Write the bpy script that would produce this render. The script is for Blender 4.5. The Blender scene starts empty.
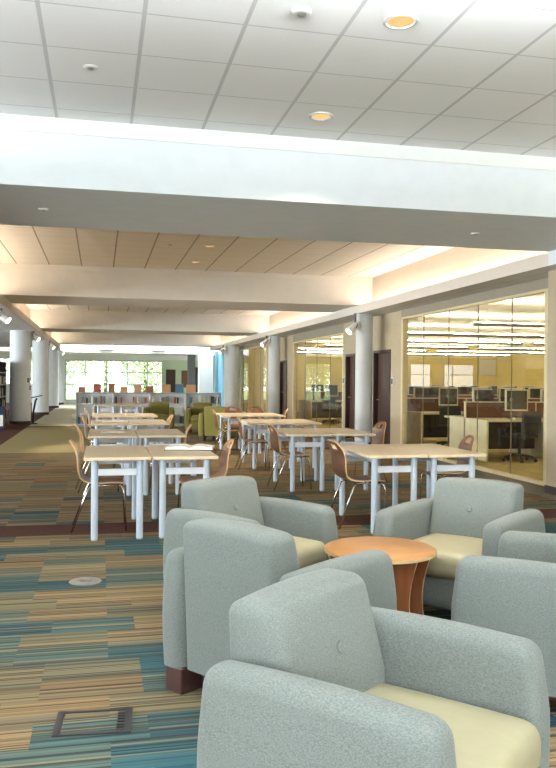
import bpy, bmesh, math, random
from mathutils import Vector, Matrix
random.seed(7)
SC = bpy.context.scene
COL = SC.collection
PI = math.pi

# ------------------------------------------------------------------ node helpers
class NB:
    def __init__(s, name):
        s.mat = bpy.data.materials.new(name); s.mat.use_nodes = True
        s.t = s.mat.node_tree; s.t.nodes.clear()
        s.out = s.t.nodes.new('ShaderNodeOutputMaterial')
    def n(s, typ, **kw):
        x = s.t.nodes.new(typ)
        for k, v in kw.items(): setattr(x, k, v)
        return x
    def link(s, a, b): s.t.links.new(a, b)
    def put(s, v, sock):
        if hasattr(v, 'node'): s.link(v, sock)
        else: sock.default_value = v
    def m(s, op, a, b=0.0, c=None):
        x = s.n('ShaderNodeMath', operation=op)
        s.put(a, x.inputs[0]); s.put(b, x.inputs[1])
        if c is not None: s.put(c, x.inputs[2])
        return x.outputs[0]
    def mix(s, f, a, b, blend='MIX'):
        x = s.n('ShaderNodeMix', data_type='RGBA', blend_type=blend)
        s.put(f, x.inputs['Factor']); s.put(a, x.inputs[6]); s.put(b, x.inputs[7])
        return x.outputs[2]
    def xyz(s, coord='Object'):
        tc = s.n('ShaderNodeTexCoord'); sp = s.n('ShaderNodeSeparateXYZ')
        s.link(tc.outputs[coord], sp.inputs[0])
        return tc.outputs[coord], sp.outputs[0], sp.outputs[1], sp.outputs[2]
    def vec(s, a, b, c=0.0):
        x = s.n('ShaderNodeCombineXYZ')
        s.put(a, x.inputs[0]); s.put(b, x.inputs[1]); s.put(c, x.inputs[2])
        return x.outputs[0]
    def white(s, v):
        x = s.n('ShaderNodeTexWhiteNoise', noise_dimensions='3D'); s.link(v, x.inputs['Vector'])
        return x.outputs['Value'], x.outputs['Color']
    def noise(s, v, scale, detail=2.0, rough=.5):
        x = s.n('ShaderNodeTexNoise'); s.link(v, x.inputs['Vector'])
        x.inputs['Scale'].default_value = scale; x.inputs['Detail'].default_value = detail
        x.inputs['Roughness'].default_value = rough
        return x.outputs[0]
    def ramp(s, f, stops, interp='LINEAR'):
        x = s.n('ShaderNodeValToRGB'); x.color_ramp.interpolation = interp
        e = x.color_ramp.elements
        while len(e) < len(stops): e.new(.5)
        for q, (p, c) in zip(e, stops): q.position = p; q.color = (*c, 1)
        s.put(f, x.inputs[0]); return x.outputs[0]
    def bsdf(s, color, rough=.6, metal=0.0, spec=.5, bump=None, strength=.2, dist=.01, coat=0, sheen=0):
        p = s.n('ShaderNodeBsdfPrincipled')
        s.put(color if hasattr(color, 'node') else (*color, 1), p.inputs['Base Color'])
        s.put(rough, p.inputs['Roughness']); p.inputs['Metallic'].default_value = metal
        p.inputs['Specular IOR Level'].default_value = spec
        p.inputs['Coat Weight'].default_value = coat
        p.inputs['Sheen Weight'].default_value = sheen
        if bump is not None:
            b = s.n('ShaderNodeBump'); b.inputs['Strength'].default_value = strength; b.inputs['Distance'].default_value = dist
            s.link(bump, b.inputs['Height']); s.link(b.outputs[0], p.inputs['Normal'])
        s.link(p.outputs[0], s.out.inputs[0]); return s.mat

def srgb(r, g, b):
    f = lambda c: (c/255/12.92) if c/255 <= .04045 else ((c/255+.055)/1.055)**2.4
    return (f(r), f(g), f(b))

def plain(name, c, rough=.6, metal=0.0, spec=.4, var=.06, scale=6.0, coat=0):
    b = NB(name); v, *_ = b.xyz()
    f = b.noise(v, scale, 3.0)
    lo = tuple(x*(1-var) for x in c); hi = tuple(min(1, x*(1+var)) for x in c)
    return b.bsdf(b.ramp(f, [(.3, lo), (.7, hi)]), rough, metal, spec, coat=coat)

def emit(name, c, s):
    b = NB(name); e = b.n('ShaderNodeEmission'); e.inputs[0].default_value = (*c, 1); e.inputs[1].default_value = s
    b.link(e.outputs[0], b.out.inputs[0]); return b.mat

def grid_ceiling(name, tile, line, x0, y0, step=.605, w=.016, wy=.006):
    b = NB(name); v, x, y, z = b.xyz()
    fx = b.m('FRACT', b.m('DIVIDE', b.m('SUBTRACT', x, x0-100*step), step))
    fy = b.m('FRACT', b.m('DIVIDE', b.m('SUBTRACT', y, y0-100*step), step))
    dx = b.m('MULTIPLY', b.m('MINIMUM', fx, b.m('SUBTRACT', 1.0, fx)), step)
    dy = b.m('MULTIPLY', b.m('MINIMUM', fy, b.m('SUBTRACT', 1.0, fy)), step)
    ln = b.m('MAXIMUM', b.m('LESS_THAN', dx, w), b.m('LESS_THAN', dy, wy))
    sp = b.noise(v, 90.0, 2.0)
    col = b.mix(b.m('MULTIPLY', sp, .08), (*tile, 1), (*[c*.8 for c in tile], 1))
    col = b.mix(ln, col, (*line, 1))
    return b.bsdf(col, .85, spec=.2, bump=b.m('SUBTRACT', 1.0, ln), strength=.5, dist=.01)

def fabric(name, c, c2):
    b = NB(name); v, x, y, z = b.xyz('Object')
    n1 = b.noise(b.vec(b.m('MULTIPLY', x, 150), b.m('MULTIPLY', y, 150), b.m('MULTIPLY', z, 520)), 1.0, 2.0)
    n2 = b.noise(b.vec(b.m('MULTIPLY', x, 600), b.m('MULTIPLY', y, 600), b.m('MULTIPLY', z, 220)), 1.0, 2.0)
    w = b.m('ADD', b.m('MULTIPLY', n1, .6), b.m('MULTIPLY', n2, .4))
    col = b.ramp(w, [(.38, c2), (.62, c)])
    return b.bsdf(col, .9, spec=.15, bump=w, strength=.35, dist=.004, sheen=.15)

def wood(name, c1, c2, rough=.35, axis='x', scale=1.0, coat=.0):
    b = NB(name); v, x, y, z = b.xyz('Object')
    if axis == 'x': q = b.vec(b.m('MULTIPLY', x, 3*scale), b.m('MULTIPLY', y, 40*scale), b.m('MULTIPLY', z, 40*scale))
    elif axis == 'y': q = b.vec(b.m('MULTIPLY', x, 40*scale), b.m('MULTIPLY', y, 3*scale), b.m('MULTIPLY', z, 40*scale))
    else: q = b.vec(b.m('MULTIPLY', x, 40*scale), b.m('MULTIPLY', y, 40*scale), b.m('MULTIPLY', z, 3*scale))
    f = b.noise(q, 1.0, 4.0)
    return b.bsdf(b.ramp(f, [(.3, c2), (.7, c1)]), rough, spec=.45, coat=coat)

def glass(name, tint=(.97, .98, .96)):
    b = NB(name); tr = b.n('ShaderNodeBsdfTransparent'); tr.inputs[0].default_value = (*tint, 1)
    gl = b.n('ShaderNodeBsdfGlossy'); gl.inputs['Roughness'].default_value = .0
    fr = b.n('ShaderNodeFresnel'); fr.inputs[0].default_value = 1.5
    mx = b.n('ShaderNodeMixShader'); ge = b.n('ShaderNodeNewGeometry'); b.link(b.m('MULTIPLY', fr.outputs[0], b.m('SUBTRACT', 1.0, ge.outputs['Backfacing'])), mx.inputs[0]); b.link(tr.outputs[0], mx.inputs[1]); b.link(gl.outputs[0], mx.inputs[2])
    b.link(mx.outputs[0], b.out.inputs[0]); return b.mat

def carpet():
    b = NB('striped_carpet'); v, x, y, z = b.xyz()
    tw = .46
    # courses run across the hall; each course of planks is shifted
    th = .232
    yy = b.m('ADD', y, 60.0)
    row_i = b.m('FLOOR', b.m('DIVIDE', yy, th))
    rr, _ = b.white(b.vec(row_i, 3.7, 1.3))
    shift = b.m('MULTIPLY', b.m('MULTIPLY', b.m('GREATER_THAN', rr, .5), b.m('FLOOR', b.m('MULTIPLY', rr, 4.0))), tw*.333)
    col_i = b.m('FLOOR', b.m('DIVIDE', b.m('ADD', b.m('ADD', x, 50.09), shift), tw))
    tile = b.vec(col_i, row_i, .5)
    tr, tcol = b.white(tile)
    # neighbouring tiles share a mood (large soft patches)
    mood = b.noise(b.vec(b.m('MULTIPLY', col_i, .33), b.m('MULTIPLY', row_i, .36), 4.2), 1.0, 1.0)
    sel = b.m('ADD', b.m('MULTIPLY', tr, .50), b.m('MULTIPLY', b.m('ADD', b.m('MULTIPLY', b.m('SUBTRACT', mood, .5), 2.2), .5), .50))
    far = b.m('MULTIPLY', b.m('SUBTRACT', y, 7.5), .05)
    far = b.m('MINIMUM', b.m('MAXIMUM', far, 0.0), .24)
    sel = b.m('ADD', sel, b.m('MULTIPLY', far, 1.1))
    base = b.ramp(sel, [(0, srgb(36, 86, 104)), (.30, srgb(56, 104, 116)), (.42, srgb(100, 120, 112)), (.50, srgb(142, 130, 100)), (.64, srgb(164, 142, 106)), (.82, srgb(152, 126, 92)), (1.0, srgb(158, 132, 90))])
    # stripes
    s1, _ = b.white(b.vec(b.m('FLOOR', b.m('DIVIDE', yy, .0095)), col_i, 7.1))
    s2, _ = b.white(b.vec(b.m('FLOOR', b.m('DIVIDE', yy, .027)), col_i, 2.3))
    s3, s3c = b.white(b.vec(b.m('FLOOR', b.m('DIVIDE', yy, .0175)), col_i, 9.9))
    lum = b.m('ADD', .42, b.m('ADD', b.m('MULTIPLY', s1, .75), b.m('MULTIPLY', s2, .55)))
    g = b.vec(lum, lum, lum)
    col = b.mix(1.0, base, g, 'MULTIPLY')
    alt = b.ramp(s3, [(0, srgb(48, 74, 80)), (.25, srgb(74, 62, 52)), (.45, srgb(170, 148, 106)), (.7, srgb(96, 112, 102)), (1, srgb(160, 136, 100))], 'CONSTANT')
    col = b.mix(b.m('MULTIPLY', b.m('GREATER_THAN', s2, .5), .6), col, alt)
    col = b.mix(b.m('MULTIPLY', b.m('LESS_THAN', s1, .20), .7), col, (.022, .03, .034, 1))
    nz = b.noise(v, 260.0, 2.0)
    col = b.mix(b.m('MULTIPLY', nz, .42), col, (.05, .048, .042, 1))
    # brown bands across the hall and down the side, plain walkway
    def between(a, lo, hi): return b.m('MULTIPLY', b.m('GREATER_THAN', a, lo), b.m('LESS_THAN', a, hi))
    brown = b.mix(nz, (*srgb(88, 58, 48), 1), (*srgb(60, 38, 32), 1))
    olive = b.mix(nz, (*srgb(152, 142, 104), 1), (*srgb(122, 112, 80), 1))
    grey = b.mix(nz, (*srgb(172, 170, 150), 1), (*srgb(140, 138, 120), 1))
    col = b.mix(1.0, col, (.78, .75, .71, 1), 'MULTIPLY')
    col = b.mix(between(y, 7.30, 7.84), col, brown)
    col = b.mix(b.m('MULTIPLY', between(y, 15.35, 15.8), b.m('GREATER_THAN', x, -.1)), col, brown)
    walk = b.m('MULTIPLY', b.m('GREATER_THAN', y, 15.35), b.m('LESS_THAN', x, -.35))
    col = b.mix(walk, col, olive)
    col = b.mix(b.m('MULTIPLY', walk, b.m('GREATER_THAN', y, 23.6)), col, grey)
    col = b.mix(b.m('MULTIPLY', walk, between(y, 23.35, 23.65)), col, brown)
    col = b.mix(b.m('LESS_THAN', x, -2.02), col, brown)
    col = b.mix(b.m('MULTIPLY', b.m('GREATER_THAN', x, 5.35), b.m('GREATER_THAN', y, 8.0)), col, (*srgb(120, 116, 104), 1))
    return b.bsdf(col, .95, spec=.08, bump=b.m('ADD', nz, b.m('MULTIPLY', s1, .4)), strength=.4, dist=.006)

# ------------------------------------------------------------------ materials
M = {}
M['carpet'] = carpet()
M['lab_carpet'] = plain('lab_carpet', srgb(176, 160, 112), .95, spec=.1, var=.14, scale=3)
M['white_paint'] = plain('white_paint', (.78, .80, .80), .8, spec=.2, var=.02)
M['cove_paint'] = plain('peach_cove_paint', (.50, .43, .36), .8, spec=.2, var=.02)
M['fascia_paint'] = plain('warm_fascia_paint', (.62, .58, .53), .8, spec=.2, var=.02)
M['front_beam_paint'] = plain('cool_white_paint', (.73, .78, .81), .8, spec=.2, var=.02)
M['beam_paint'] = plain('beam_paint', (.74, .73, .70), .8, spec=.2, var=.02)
M['ceil'] = grid_ceiling('ceiling_tiles', (.89, .90, .90), (.62, .63, .64), .24, 5.29, w=.013)
M['ceil2'] = grid_ceiling('coffer_tiles', (.86, .85, .82), (.40, .38, .35), .24, 5.29, w=.012, wy=.003)
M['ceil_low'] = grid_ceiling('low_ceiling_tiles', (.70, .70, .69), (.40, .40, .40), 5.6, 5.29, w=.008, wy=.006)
M['tan_wall'] = plain('tan_wall_paint', srgb(180, 166, 142), .8, spec=.2, var=.03)
M['grey_wall'] = plain('grey_header_paint', srgb(150, 142, 128), .8, spec=.2, var=.03)
M['column'] = plain('column_paint', (.58, .62, .64), .65, spec=.3, var=.02)
M['baseboard'] = plain('dark_base', srgb(58, 44, 40), .6)
M['yellow_wall'] = plain('yellow_wall_paint', srgb(226, 208, 142), .8, spec=.2, var=.03)
M['blue_wall'] = plain('blue_wall_paint', srgb(104, 152, 176), .8, spec=.2, var=.03)
M['green_wall'] = plain('green_wall_paint', srgb(196, 210, 178), .8, spec=.2, var=.03)
M['lab_ceiling'] = plain('lab_ceiling', (.86, .83, .74), .85, spec=.2, var=.02)
M['frame_tan'] = plain('glazing_frame', srgb(206, 192, 152), .5, spec=.4)
M['joint'] = plain('glass_joint', srgb(132, 122, 94), .4)
M['glass'] = glass('clear_glass')
M['door_wood'] = wood('dark_door_wood', srgb(92, 62, 54), srgb(70, 46, 42), .4, 'z')
M['door_frame'] = plain('door_frame_dark', srgb(66, 46, 42), .45)
M['steel'] = plain('satin_steel', srgb(190, 190, 190), .3, 1.0)
M['chrome'] = plain('chrome', srgb(205, 200, 195), .18, 1.0)
M['alu'] = plain('silver_powder_coat', srgb(200, 212, 228), .35, .15, .5)
M['alu_bar'] = plain('pale_powder_coat', srgb(226, 232, 240), .4, .05, .5)
M['top_laminate'] = wood('maple_laminate', srgb(206, 188, 158), srgb(194, 175, 145), .3, 'y', 2.0)
M['top_edge'] = plain('maple_edge', srgb(226, 208, 176), .45)
M['ply'] = wood('beech_ply_face', srgb(180, 130, 88), srgb(156, 106, 68), .32, 'x', .7)
M['ply_dark'] = wood('walnut_ply_face', srgb(124, 84, 58), srgb(98, 64, 44), .35, 'x', .7)
M['ply_edge'] = plain('ply_edge', srgb(222, 184, 134), .5)
M['cherry'] = wood('cherry_top', srgb(192, 142, 90), srgb(172, 122, 72), .3, 'x', .4)
M['cherry_leg'] = wood('cherry_leg', srgb(150, 92, 56), srgb(122, 70, 42), .35, 'z', .5)
M['cherry_edge'] = plain('cherry_edge', srgb(236, 204, 150), .45)
M['fabric'] = fabric('seafoam_fabric', srgb(128, 134, 130), srgb(98, 105, 102))
M['fabric_green'] = fabric('olive_green_fabric', srgb(138, 132, 74), srgb(112, 107, 56))
M['vinyl'] = plain('olive_vinyl', srgb(168, 162, 132), .5, spec=.4, var=.03, scale=20)
M['dark_wood'] = plain('dark_foot_wood', srgb(70, 46, 42), .45)
M['black'] = plain('black_plastic', (.018, .018, .02), .45)
M['black_fabric'] = plain('black_mesh_fabric', (.022, .023, .028), .85)
M['screen'] = plain('dark_screen', (.05, .05, .045), .2)
M['bezel'] = plain('beige_plastic', srgb(214, 206, 176), .5)
M['desk_white'] = plain('desk_laminate', srgb(226, 216, 186), .5)
M['burgundy'] = plain('burgundy_panel_fabric', srgb(100, 68, 58), .9)
M['shelf_grey'] = plain('shelf_grey_metal', srgb(160, 174, 180), .5)
M['shelf_white'] = plain('shelf_white_metal', srgb(236, 238, 238), .5)
M['stack_dark'] = plain('stack_end_panel', srgb(74, 66, 64), .6)
M['paper'] = plain('paper', (.86, .85, .82), .8, var=.01)
M['navy'] = plain('navy_cover', srgb(44, 46, 84), .6)
M['iron'] = plain('dark_cast_frame', srgb(48, 46, 48), .55, .2)
M['plate'] = plain('brushed_floor_plate', srgb(150, 148, 142), .5, .3)
M['fixture'] = plain('fixture_white', srgb(214, 214, 212), .45)
M['fixture_dark'] = plain('fixture_grey', srgb(92, 92, 94), .5)
M['gold'] = plain('gold_reflector', srgb(232, 176, 96), .3, .8)
M['bark'] = plain('bark', srgb(112, 98, 82), .9)
M['leaf'] = plain('leaf', srgb(176, 192, 150), .7, var=.3, scale=2)
M['leaf2'] = plain('leaf_light', srgb(204, 212, 180), .7, var=.25, scale=2)
M['grass'] = plain('lawn', srgb(150, 164, 110), .95, var=.2, scale=1)
M['brick'] = plain('far_building', srgb(196, 180, 168), .9)
M['lamp_warm'] = emit('warm_lamp', (1, .60, .24), .95)
M['lamp_white'] = emit('spot_lamp', (1, .90, .74), 6.0)
M['cove'] = emit('cove_tube', (1, .80, .60), 32.0)
M['cove_added'] = emit('added_cove_tube', (.95, .98, 1), 30.0)  # glow of the cove pair added in the front bay
M['uplight'] = emit('added_uplight_tube', (.93, .97, 1), 230.0)  # glow of the out-of-view pendants added under the front ceiling
M['pendant'] = emit('pendant_tube', (1, .90, .68), 100.0)
BOOK = [plain('cover_%s' % n, srgb(*c), .6) for n, c in (('white', (226, 222, 214)), ('red', (160, 84, 70)), ('dark', (58, 56, 60)), ('tan', (190, 150, 110)), ('grey', (150, 150, 152)), ('blue', (88, 120, 150)), ('orange', (198, 154, 118)), ('rust', (146, 104, 80)))]

# ------------------------------------------------------------------ mesh helpers
def box(bm, x0, x1, y0, y1, z0, z1):
    vs = [bm.verts.new((x, y, z)) for x in (x0, x1) for y in (y0, y1) for z in (z0, z1)]
    for f in ((0, 1, 3, 2), (4, 6, 7, 5), (0, 4, 5, 1), (2, 3, 7, 6), (0, 2, 6, 4), (1, 5, 7, 3)):
        bm.faces.new([vs[i] for i in f])
    return vs

def bbox(bm, x0, x1, y0, y1, z0, z1, r=.005, seg=2):
    t = bmesh.new(); box(t, x0, x1, y0, y1, z0, z1)
    bmesh.ops.bevel(t, geom=t.edges[:], offset=r, segments=seg, affect='EDGES', profile=.5)
    merge(bm, t)

def merge(bm, t):
    me = bpy.data.meshes.new('tmp'); t.to_mesh(me); t.free(); bm.from_mesh(me); bpy.data.meshes.remove(me)

def pillow(bm, h, r, c=(0, 0, 0), f=None, mid=5, cs=4, flat=False):
    """rounded box of half sizes h and corner radius r, optional deformation f(point)"""
    def samples(hh):
        a = [-hh + r*(1-math.cos(k/cs*PI/2))*1.0 for k in range(cs)]
        inner = [(-hh+r) + (2*(hh-r))*k/mid for k in range(mid+1)]
        b = [-q for q in reversed(a)]
        return a + inner + b
    S = [samples(q) for q in h]
    cache = {}
    def V(p):
        k = tuple(round(q, 6) for q in p)
        if k not in cache:
            P = Vector(p); Q = Vector([max(-(h[i]-(0 if flat and i == 2 else r)), min(h[i]-r, P[i])) for i in range(3)])
            d = P-Q
            if d.length > 1e-9: P = Q + d.normalized()*r
            if f: P = f(P)
            cache[k] = bm.verts.new(P + Vector(c))
        return cache[k]
    for ax in range(3):
        u, v = [(1, 2), (2, 0), (0, 1)][ax]
        for sgn in (-1, 1):
            for i in range(len(S[u])-1):
                for j in range(len(S[v])-1):
                    pts = []
                    for a, b_ in ((i, j), (i+1, j), (i+1, j+1), (i, j+1)):
                        p = [0, 0, 0]; p[ax] = sgn*h[ax]; p[u] = S[u][a]; p[v] = S[v][b_]; pts.append(V(p))
                    if sgn < 0: pts.reverse()
                    if len(set(pts)) == 4: bm.faces.new(pts)

def cyl(bm, c, r, z0, z1, n=20, r2=None, axis='z'):
    r2 = r if r2 is None else r2
    a = []; b = []
    for k in range(n):
        t = 2*PI*k/n; p = (math.cos(t), math.sin(t))
        if axis == 'z': a.append(bm.verts.new((c[0]+r*p[0], c[1]+r*p[1], z0))); b.append(bm.verts.new((c[0]+r2*p[0], c[1]+r2*p[1], z1)))
        elif axis == 'y': a.append(bm.verts.new((c[0]+r*p[0], z0, c[1]+r*p[1]))); b.append(bm.verts.new((c[0]+r2*p[0], z1, c[1]+r2*p[1])))
        else: a.append(bm.verts.new((z0, c[0]+r*p[0], c[1]+r*p[1]))); b.append(bm.verts.new((z1, c[0]+r2*p[0], c[1]+r2*p[1])))
    for k in range(n):
        bm.faces.new((a[k], a[(k+1) % n], b[(k+1) % n], b[k]))
    bm.faces.new(a[::-1]); bm.faces.new(b)

def lathe(bm, prof, c=(0, 0, 0), n=28):
    rings = []
    for r, z in prof:
        rings.append([bm.verts.new((c[0]+max(r, 1e-4)*math.cos(2*PI*k/n), c[1]+max(r, 1e-4)*math.sin(2*PI*k/n), c[2]+z)) for k in range(n)])
    for a, b in zip(rings, rings[1:]):
        for k in range(n): bm.faces.new((a[k], a[(k+1) % n], b[(k+1) % n], b[k]))
    bm.faces.new(rings[0][::-1]); bm.faces.new(rings[-1])

def tube(bm, pts, r, n=8):
    pts = [Vector(p) for p in pts]; rings = []
    up = Vector((0, 1, 0))
    for i, p in enumerate(pts):
        t = (pts[min(i+1, len(pts)-1)] - pts[max(i-1, 0)]).normalized()
        u = up - t*up.dot(t)
        if u.length < .05: u = Vector((1, 0, 0)) - t*t.x
        u.normalize(); w = t.cross(u); up = u
        rings.append([bm.verts.new(p + (u*math.cos(2*PI*k/n) + w*math.sin(2*PI*k/n))*r) for k in range(n)])
    for a, b in zip(rings, rings[1:]):
        for k in range(n): bm.faces.new((a[k], a[(k+1) % n], b[(k+1) % n], b[k]))
    bm.faces.new(rings[0][::-1]); bm.faces.new(rings[-1])

def obj(name, bm, mat, parent=None, smooth=False, angle=None, mats=None):
    bmesh.ops.recalc_face_normals(bm, faces=bm.faces[:])
    me = bpy.data.meshes.new(name); bm.to_mesh(me); bm.free()
    for m_ in (mats or [mat]): me.materials.append(m_)
    o = bpy.data.objects.new(name, me); COL.objects.link(o)
    if smooth:
        me.polygons.foreach_set('use_smooth', [True]*len(me.polygons))
        if angle: me.set_sharp_from_angle(angle=math.radians(angle))
    if parent is not None: o.parent = parent
    return o

def tag(o, label, cat, group=None, kind=None):
    o['label'] = label; o['category'] = cat
    if group: o['group'] = group
    if kind: o['kind'] = kind
    return o

def thing(name, label, cat, loc=(0, 0, 0), rz=0.0, group=None):
    o = bpy.data.objects.new(name, None); o.empty_display_size = .1; COL.objects.link(o)
    o.location = loc; o.rotation_euler = (0, 0, rz)
    return tag(o, label, cat, group)

def struct(name, bm, mat, parent=None, **k):
    o = obj(name, bm, mat, parent, **k)
    if parent is None: o['kind'] = 'structure'
    return o

def sbox(name, mat, *dims, parent=None):
    bm = bmesh.new(); box(bm, *dims); return struct(name, bm, mat, parent)

def pbox(name, mat, parent, *dims, r=.004):
    bm = bmesh.new()
    if r: bbox(bm, *dims, r=r)
    else: box(bm, *dims)
    return obj(name, bm, mat, parent)

def dup(root, loc, rz, label, group=None):
    c = root.copy(); COL.objects.link(c); c.location = loc; c.rotation_euler = (0, 0, rz); c['label'] = label
    if group: c['group'] = group
    for ch in list(root.children):
        d = ch.copy(); COL.objects.link(d); d.parent = c
        for g in list(ch.children):
            e = g.copy(); COL.objects.link(e); e.parent = d
    return c

# ================================================================== SETTING
sbox('floor', M['carpet'], -12, 5.9, -5, 46, -.1, 0)
sbox('floor_lab', M['lab_carpet'], 5.9, 18, 8.9, 33.2, -.1, 0)
# ceilings
sbox('ceiling_front', M['ceil'], -12, 5.57, -5, 6.75, 3.57, 3.67)
for i, (a, b_) in enumerate(((8.55, 15.75), (17.6, 26.1), (28.1, 37.2))):
    sbox('ceiling_coffer', M['ceil2'], -2.2, 5.62, a, b_, 3.6, 3.7)
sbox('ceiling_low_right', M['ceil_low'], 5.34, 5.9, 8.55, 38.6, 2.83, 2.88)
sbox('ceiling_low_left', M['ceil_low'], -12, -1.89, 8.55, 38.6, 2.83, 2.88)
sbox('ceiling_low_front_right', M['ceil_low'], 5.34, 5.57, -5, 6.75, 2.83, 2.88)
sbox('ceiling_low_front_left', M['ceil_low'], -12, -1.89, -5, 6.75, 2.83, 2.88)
sbox('fascia_front_right', M['white_paint'], 5.3, 5.34, -5, 6.75, 2.83, 3.0)
sbox('fascia_front_left', M['white_paint'], -1.89, -1.85, -5, 6.75, 2.83, 3.0)
sbox('cove_wall_front_left', M['white_paint'], -2.28, -2.2, -5, 6.75, 2.88, 3.57)
sbox('ceiling_rear', M['beam_paint'], -12, 6.5, 41.2, 46, 2.75, 2.85)
sbox('sky_block_slab', M['white_paint'], -12, 18, -5, 38.6, 3.85, 3.95)  # unseen slab added over the ceilings to keep sky light from leaking in
# cove: fascia lips and the walls behind them
for side, x0, x1, w0, w1 in (('right', 5.3, 5.34, 5.62, 5.7), ('left', -1.89, -1.85, -2.28, -2.2)):
    sbox('fascia_' + side, M['fascia_paint'], x0, x1, 8.55, 38.6, 2.83, 3.0)
    sbox('cove_wall_' + side, M['cove_paint'], w0, w1, 8.55, 38.6, 2.88, 3.85)
# beams
sbox('beam_front', M['front_beam_paint'], -12, 5.9, 6.75, 8.55, 3.0, 3.85)
sbox('soffit_front_right', M['front_beam_paint'], 5.3, 5.9, 6.75, 8.55, 2.83, 3.0)
sbox('soffit_front_left', M['front_beam_paint'], -12, -1.85, 6.75, 8.55, 2.83, 3.0)
sbox('trim_1', M['white_paint'], -12, 5.57, 6.735, 6.75, 3.445, 3.57)
for a, b_ in ((15.75, 17.6), (26.1, 28.1), (37.2, 38.6)):
    sbox('beam', M['beam_paint'], -2.2, 5.62, a, b_, 3.0, 3.85)
    sbox('trim_2', M['beam_paint'], -2.2, 5.62, a-.02, a, 3.5, 3.6)
# skylight well beyond the last beam
sbox('wall_skylight_front', M['white_paint'], -12, 6.5, 38.4, 38.6, 3.85, 5.2)
sbox('bulkhead', M['white_paint'], -12, 6.5, 41.0, 41.2, 2.72, 5.2)
sbox('wall_skylight_left', M['white_paint'], -12.1, -12, 38.6, 41, 2.8, 5.2)
sbox('wall_skylight_right', M['white_paint'], 6.4, 6.5, 38.6, 41, 2.8, 5.2)
# outer walls
sbox('wall_left', M['white_paint'], -12.2, -12, -5, -3.5, 0, 3.95)
sbox('wall_left_pier', M['white_paint'], -12.2, -12, 6.7, 9, 0, 3.95)
sbox('wall_left_near_sill', M['white_paint'], -12.2, -12, -3.5, 6.7, 0, .8)
sbox('wall_left_near_header', M['white_paint'], -12.2, -12, -3.5, 6.7, 3.2, 3.95)
sbox('wall_left_rear', M['white_paint'], -12.2, -12, 30, 46, 0, 3.95)
sbox('wall_left_sill', M['white_paint'], -12.2, -12, 9, 30, 0, .8)
sbox('wall_left_header', M['white_paint'], -12.2, -12, 9, 30, 2.5, 3.95)
sbox('wall_front_header', M['white_paint'], -12, 5.57, -5.2, -5, 3.3, 3.95)
sbox('wall_front_sill', M['white_paint'], -12, 5.57, -5.2, -5, 0, .3)
sbox('wall_front_left', M['white_paint'], -12, -8, -5.2, -5, .3, 3.3)
sbox('wall_front_right', M['white_paint'], 5.2, 5.57, -5.2, -5, .3, 3.3)
sbox('wall_right_near', M['tan_wall'], 5.57, 5.9, -5, 8.98, 0, 3.85)
sbox('baseboard_right', M['baseboard'], 5.555, 5.57, -5, 8.98, 0, .1)
sbox('baseboard_pilaster', M['baseboard'], 5.555, 5.9, 8.98, 8.995, 0, .1)
# right wall segments (x = 5.9 .. 6.05), glazing between
def wseg(name, a, b_, z0=0, z1=2.85, mat='tan_wall'): return sbox(name, M[mat], 5.9, 6.05, a, b_, z0, z1)
wseg('wall_right_pier', 8.9, 9.5)
wseg('wall_right_header', 9.5, 14.8, 2.69, 2.85, 'grey_wall')
wseg('wall_right_pier', 14.8, 15.36)
wseg('wall_right_over_door', 15.36, 16.40, 2.07)
wseg('wall_right_pier', 16.40, 17.70)
wseg('wall_right_over_door', 17.70, 18.40, 2.05)
wseg('wall_right_pier', 18.40, 18.62)
wseg('wall_right_header', 18.62, 23.85, 2.6, 2.85, 'grey_wall')
wseg('wall_right_pier', 23.85, 24.64)
wseg('wall_right_over_door', 24.64, 25.66, 2.05)
wseg('wall_right_pier', 25.66, 27.8)
wseg('wall_right_header', 27.8, 33.2, 2.7, 2.85, 'grey_wall')
sbox('wall_right_blue', M['blue_wall'], 5.9, 6.05, 33.2, 41, 0, 2.85)
sbox('wall_right_rear', M['green_wall'], 6.4, 6.5, 41, 46, 0, 2.85)
# lab shell
sbox('ceiling_lab', M['lab_ceiling'], 6.05, 18, 8.9, 33.2, 2.95, 3.05)
sbox('wall_lab_back', M['yellow_wall'], 6.05, 18, 33.0, 33.2, 0, 2.95)
sbox('wall_lab_side', M['yellow_wall'], 17.9, 18, 8.9, 33, 0, 2.95)
sbox('wall_lab_front', M['yellow_wall'], 6.05, 18, 8.8, 8.9, 0, 2.95)

# interior glazing
def glazing(n, a, b_, top, joints):
    r = bpy.data.objects.new('window_%d' % n, None); COL.objects.link(r); r['kind'] = 'structure'
    r.location = (5.94, a, 0); L = b_-a
    for z0, z1 in ((0, .05), (top-.04, top)): pbox('rail', M['frame_tan'], r, -.03, .05, 0, L, z0, z1, r=0)
    for y0 in (0, L-.09): pbox('jamb', M['frame_tan'], r, -.04, .06, y0, y0+.09, .05, top-.04, r=0)
    js = [.09] + [j-a for j in joints] + [L-.09]
    for p, q in zip(js, js[1:]):
        pbox('pane', M['glass'], r, .0, .008, p+.004, q-.004, .05, top-.04, r=0)
    for j in js[1:-1]:
        pbox('joint', M['joint'], r, -.003, .011, j-.0045, j+.0045, .05, top-.04, r=0)
        bm = bmesh.new(); cyl(bm, (j, 1.15), .02, -.012, .016, 12, axis='x'); obj('clip', bm, M['joint'], r)
glazing(1, 9.5, 14.8, 2.69, (10.53, 11.59, 12.68, 13.77))
glazing(2, 18.62, 23.85, 2.6, (19.9, 21.2, 22.5))
glazing(3, 27.8, 33.2, 2.7, (29.1, 30.4, 31.8))
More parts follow.
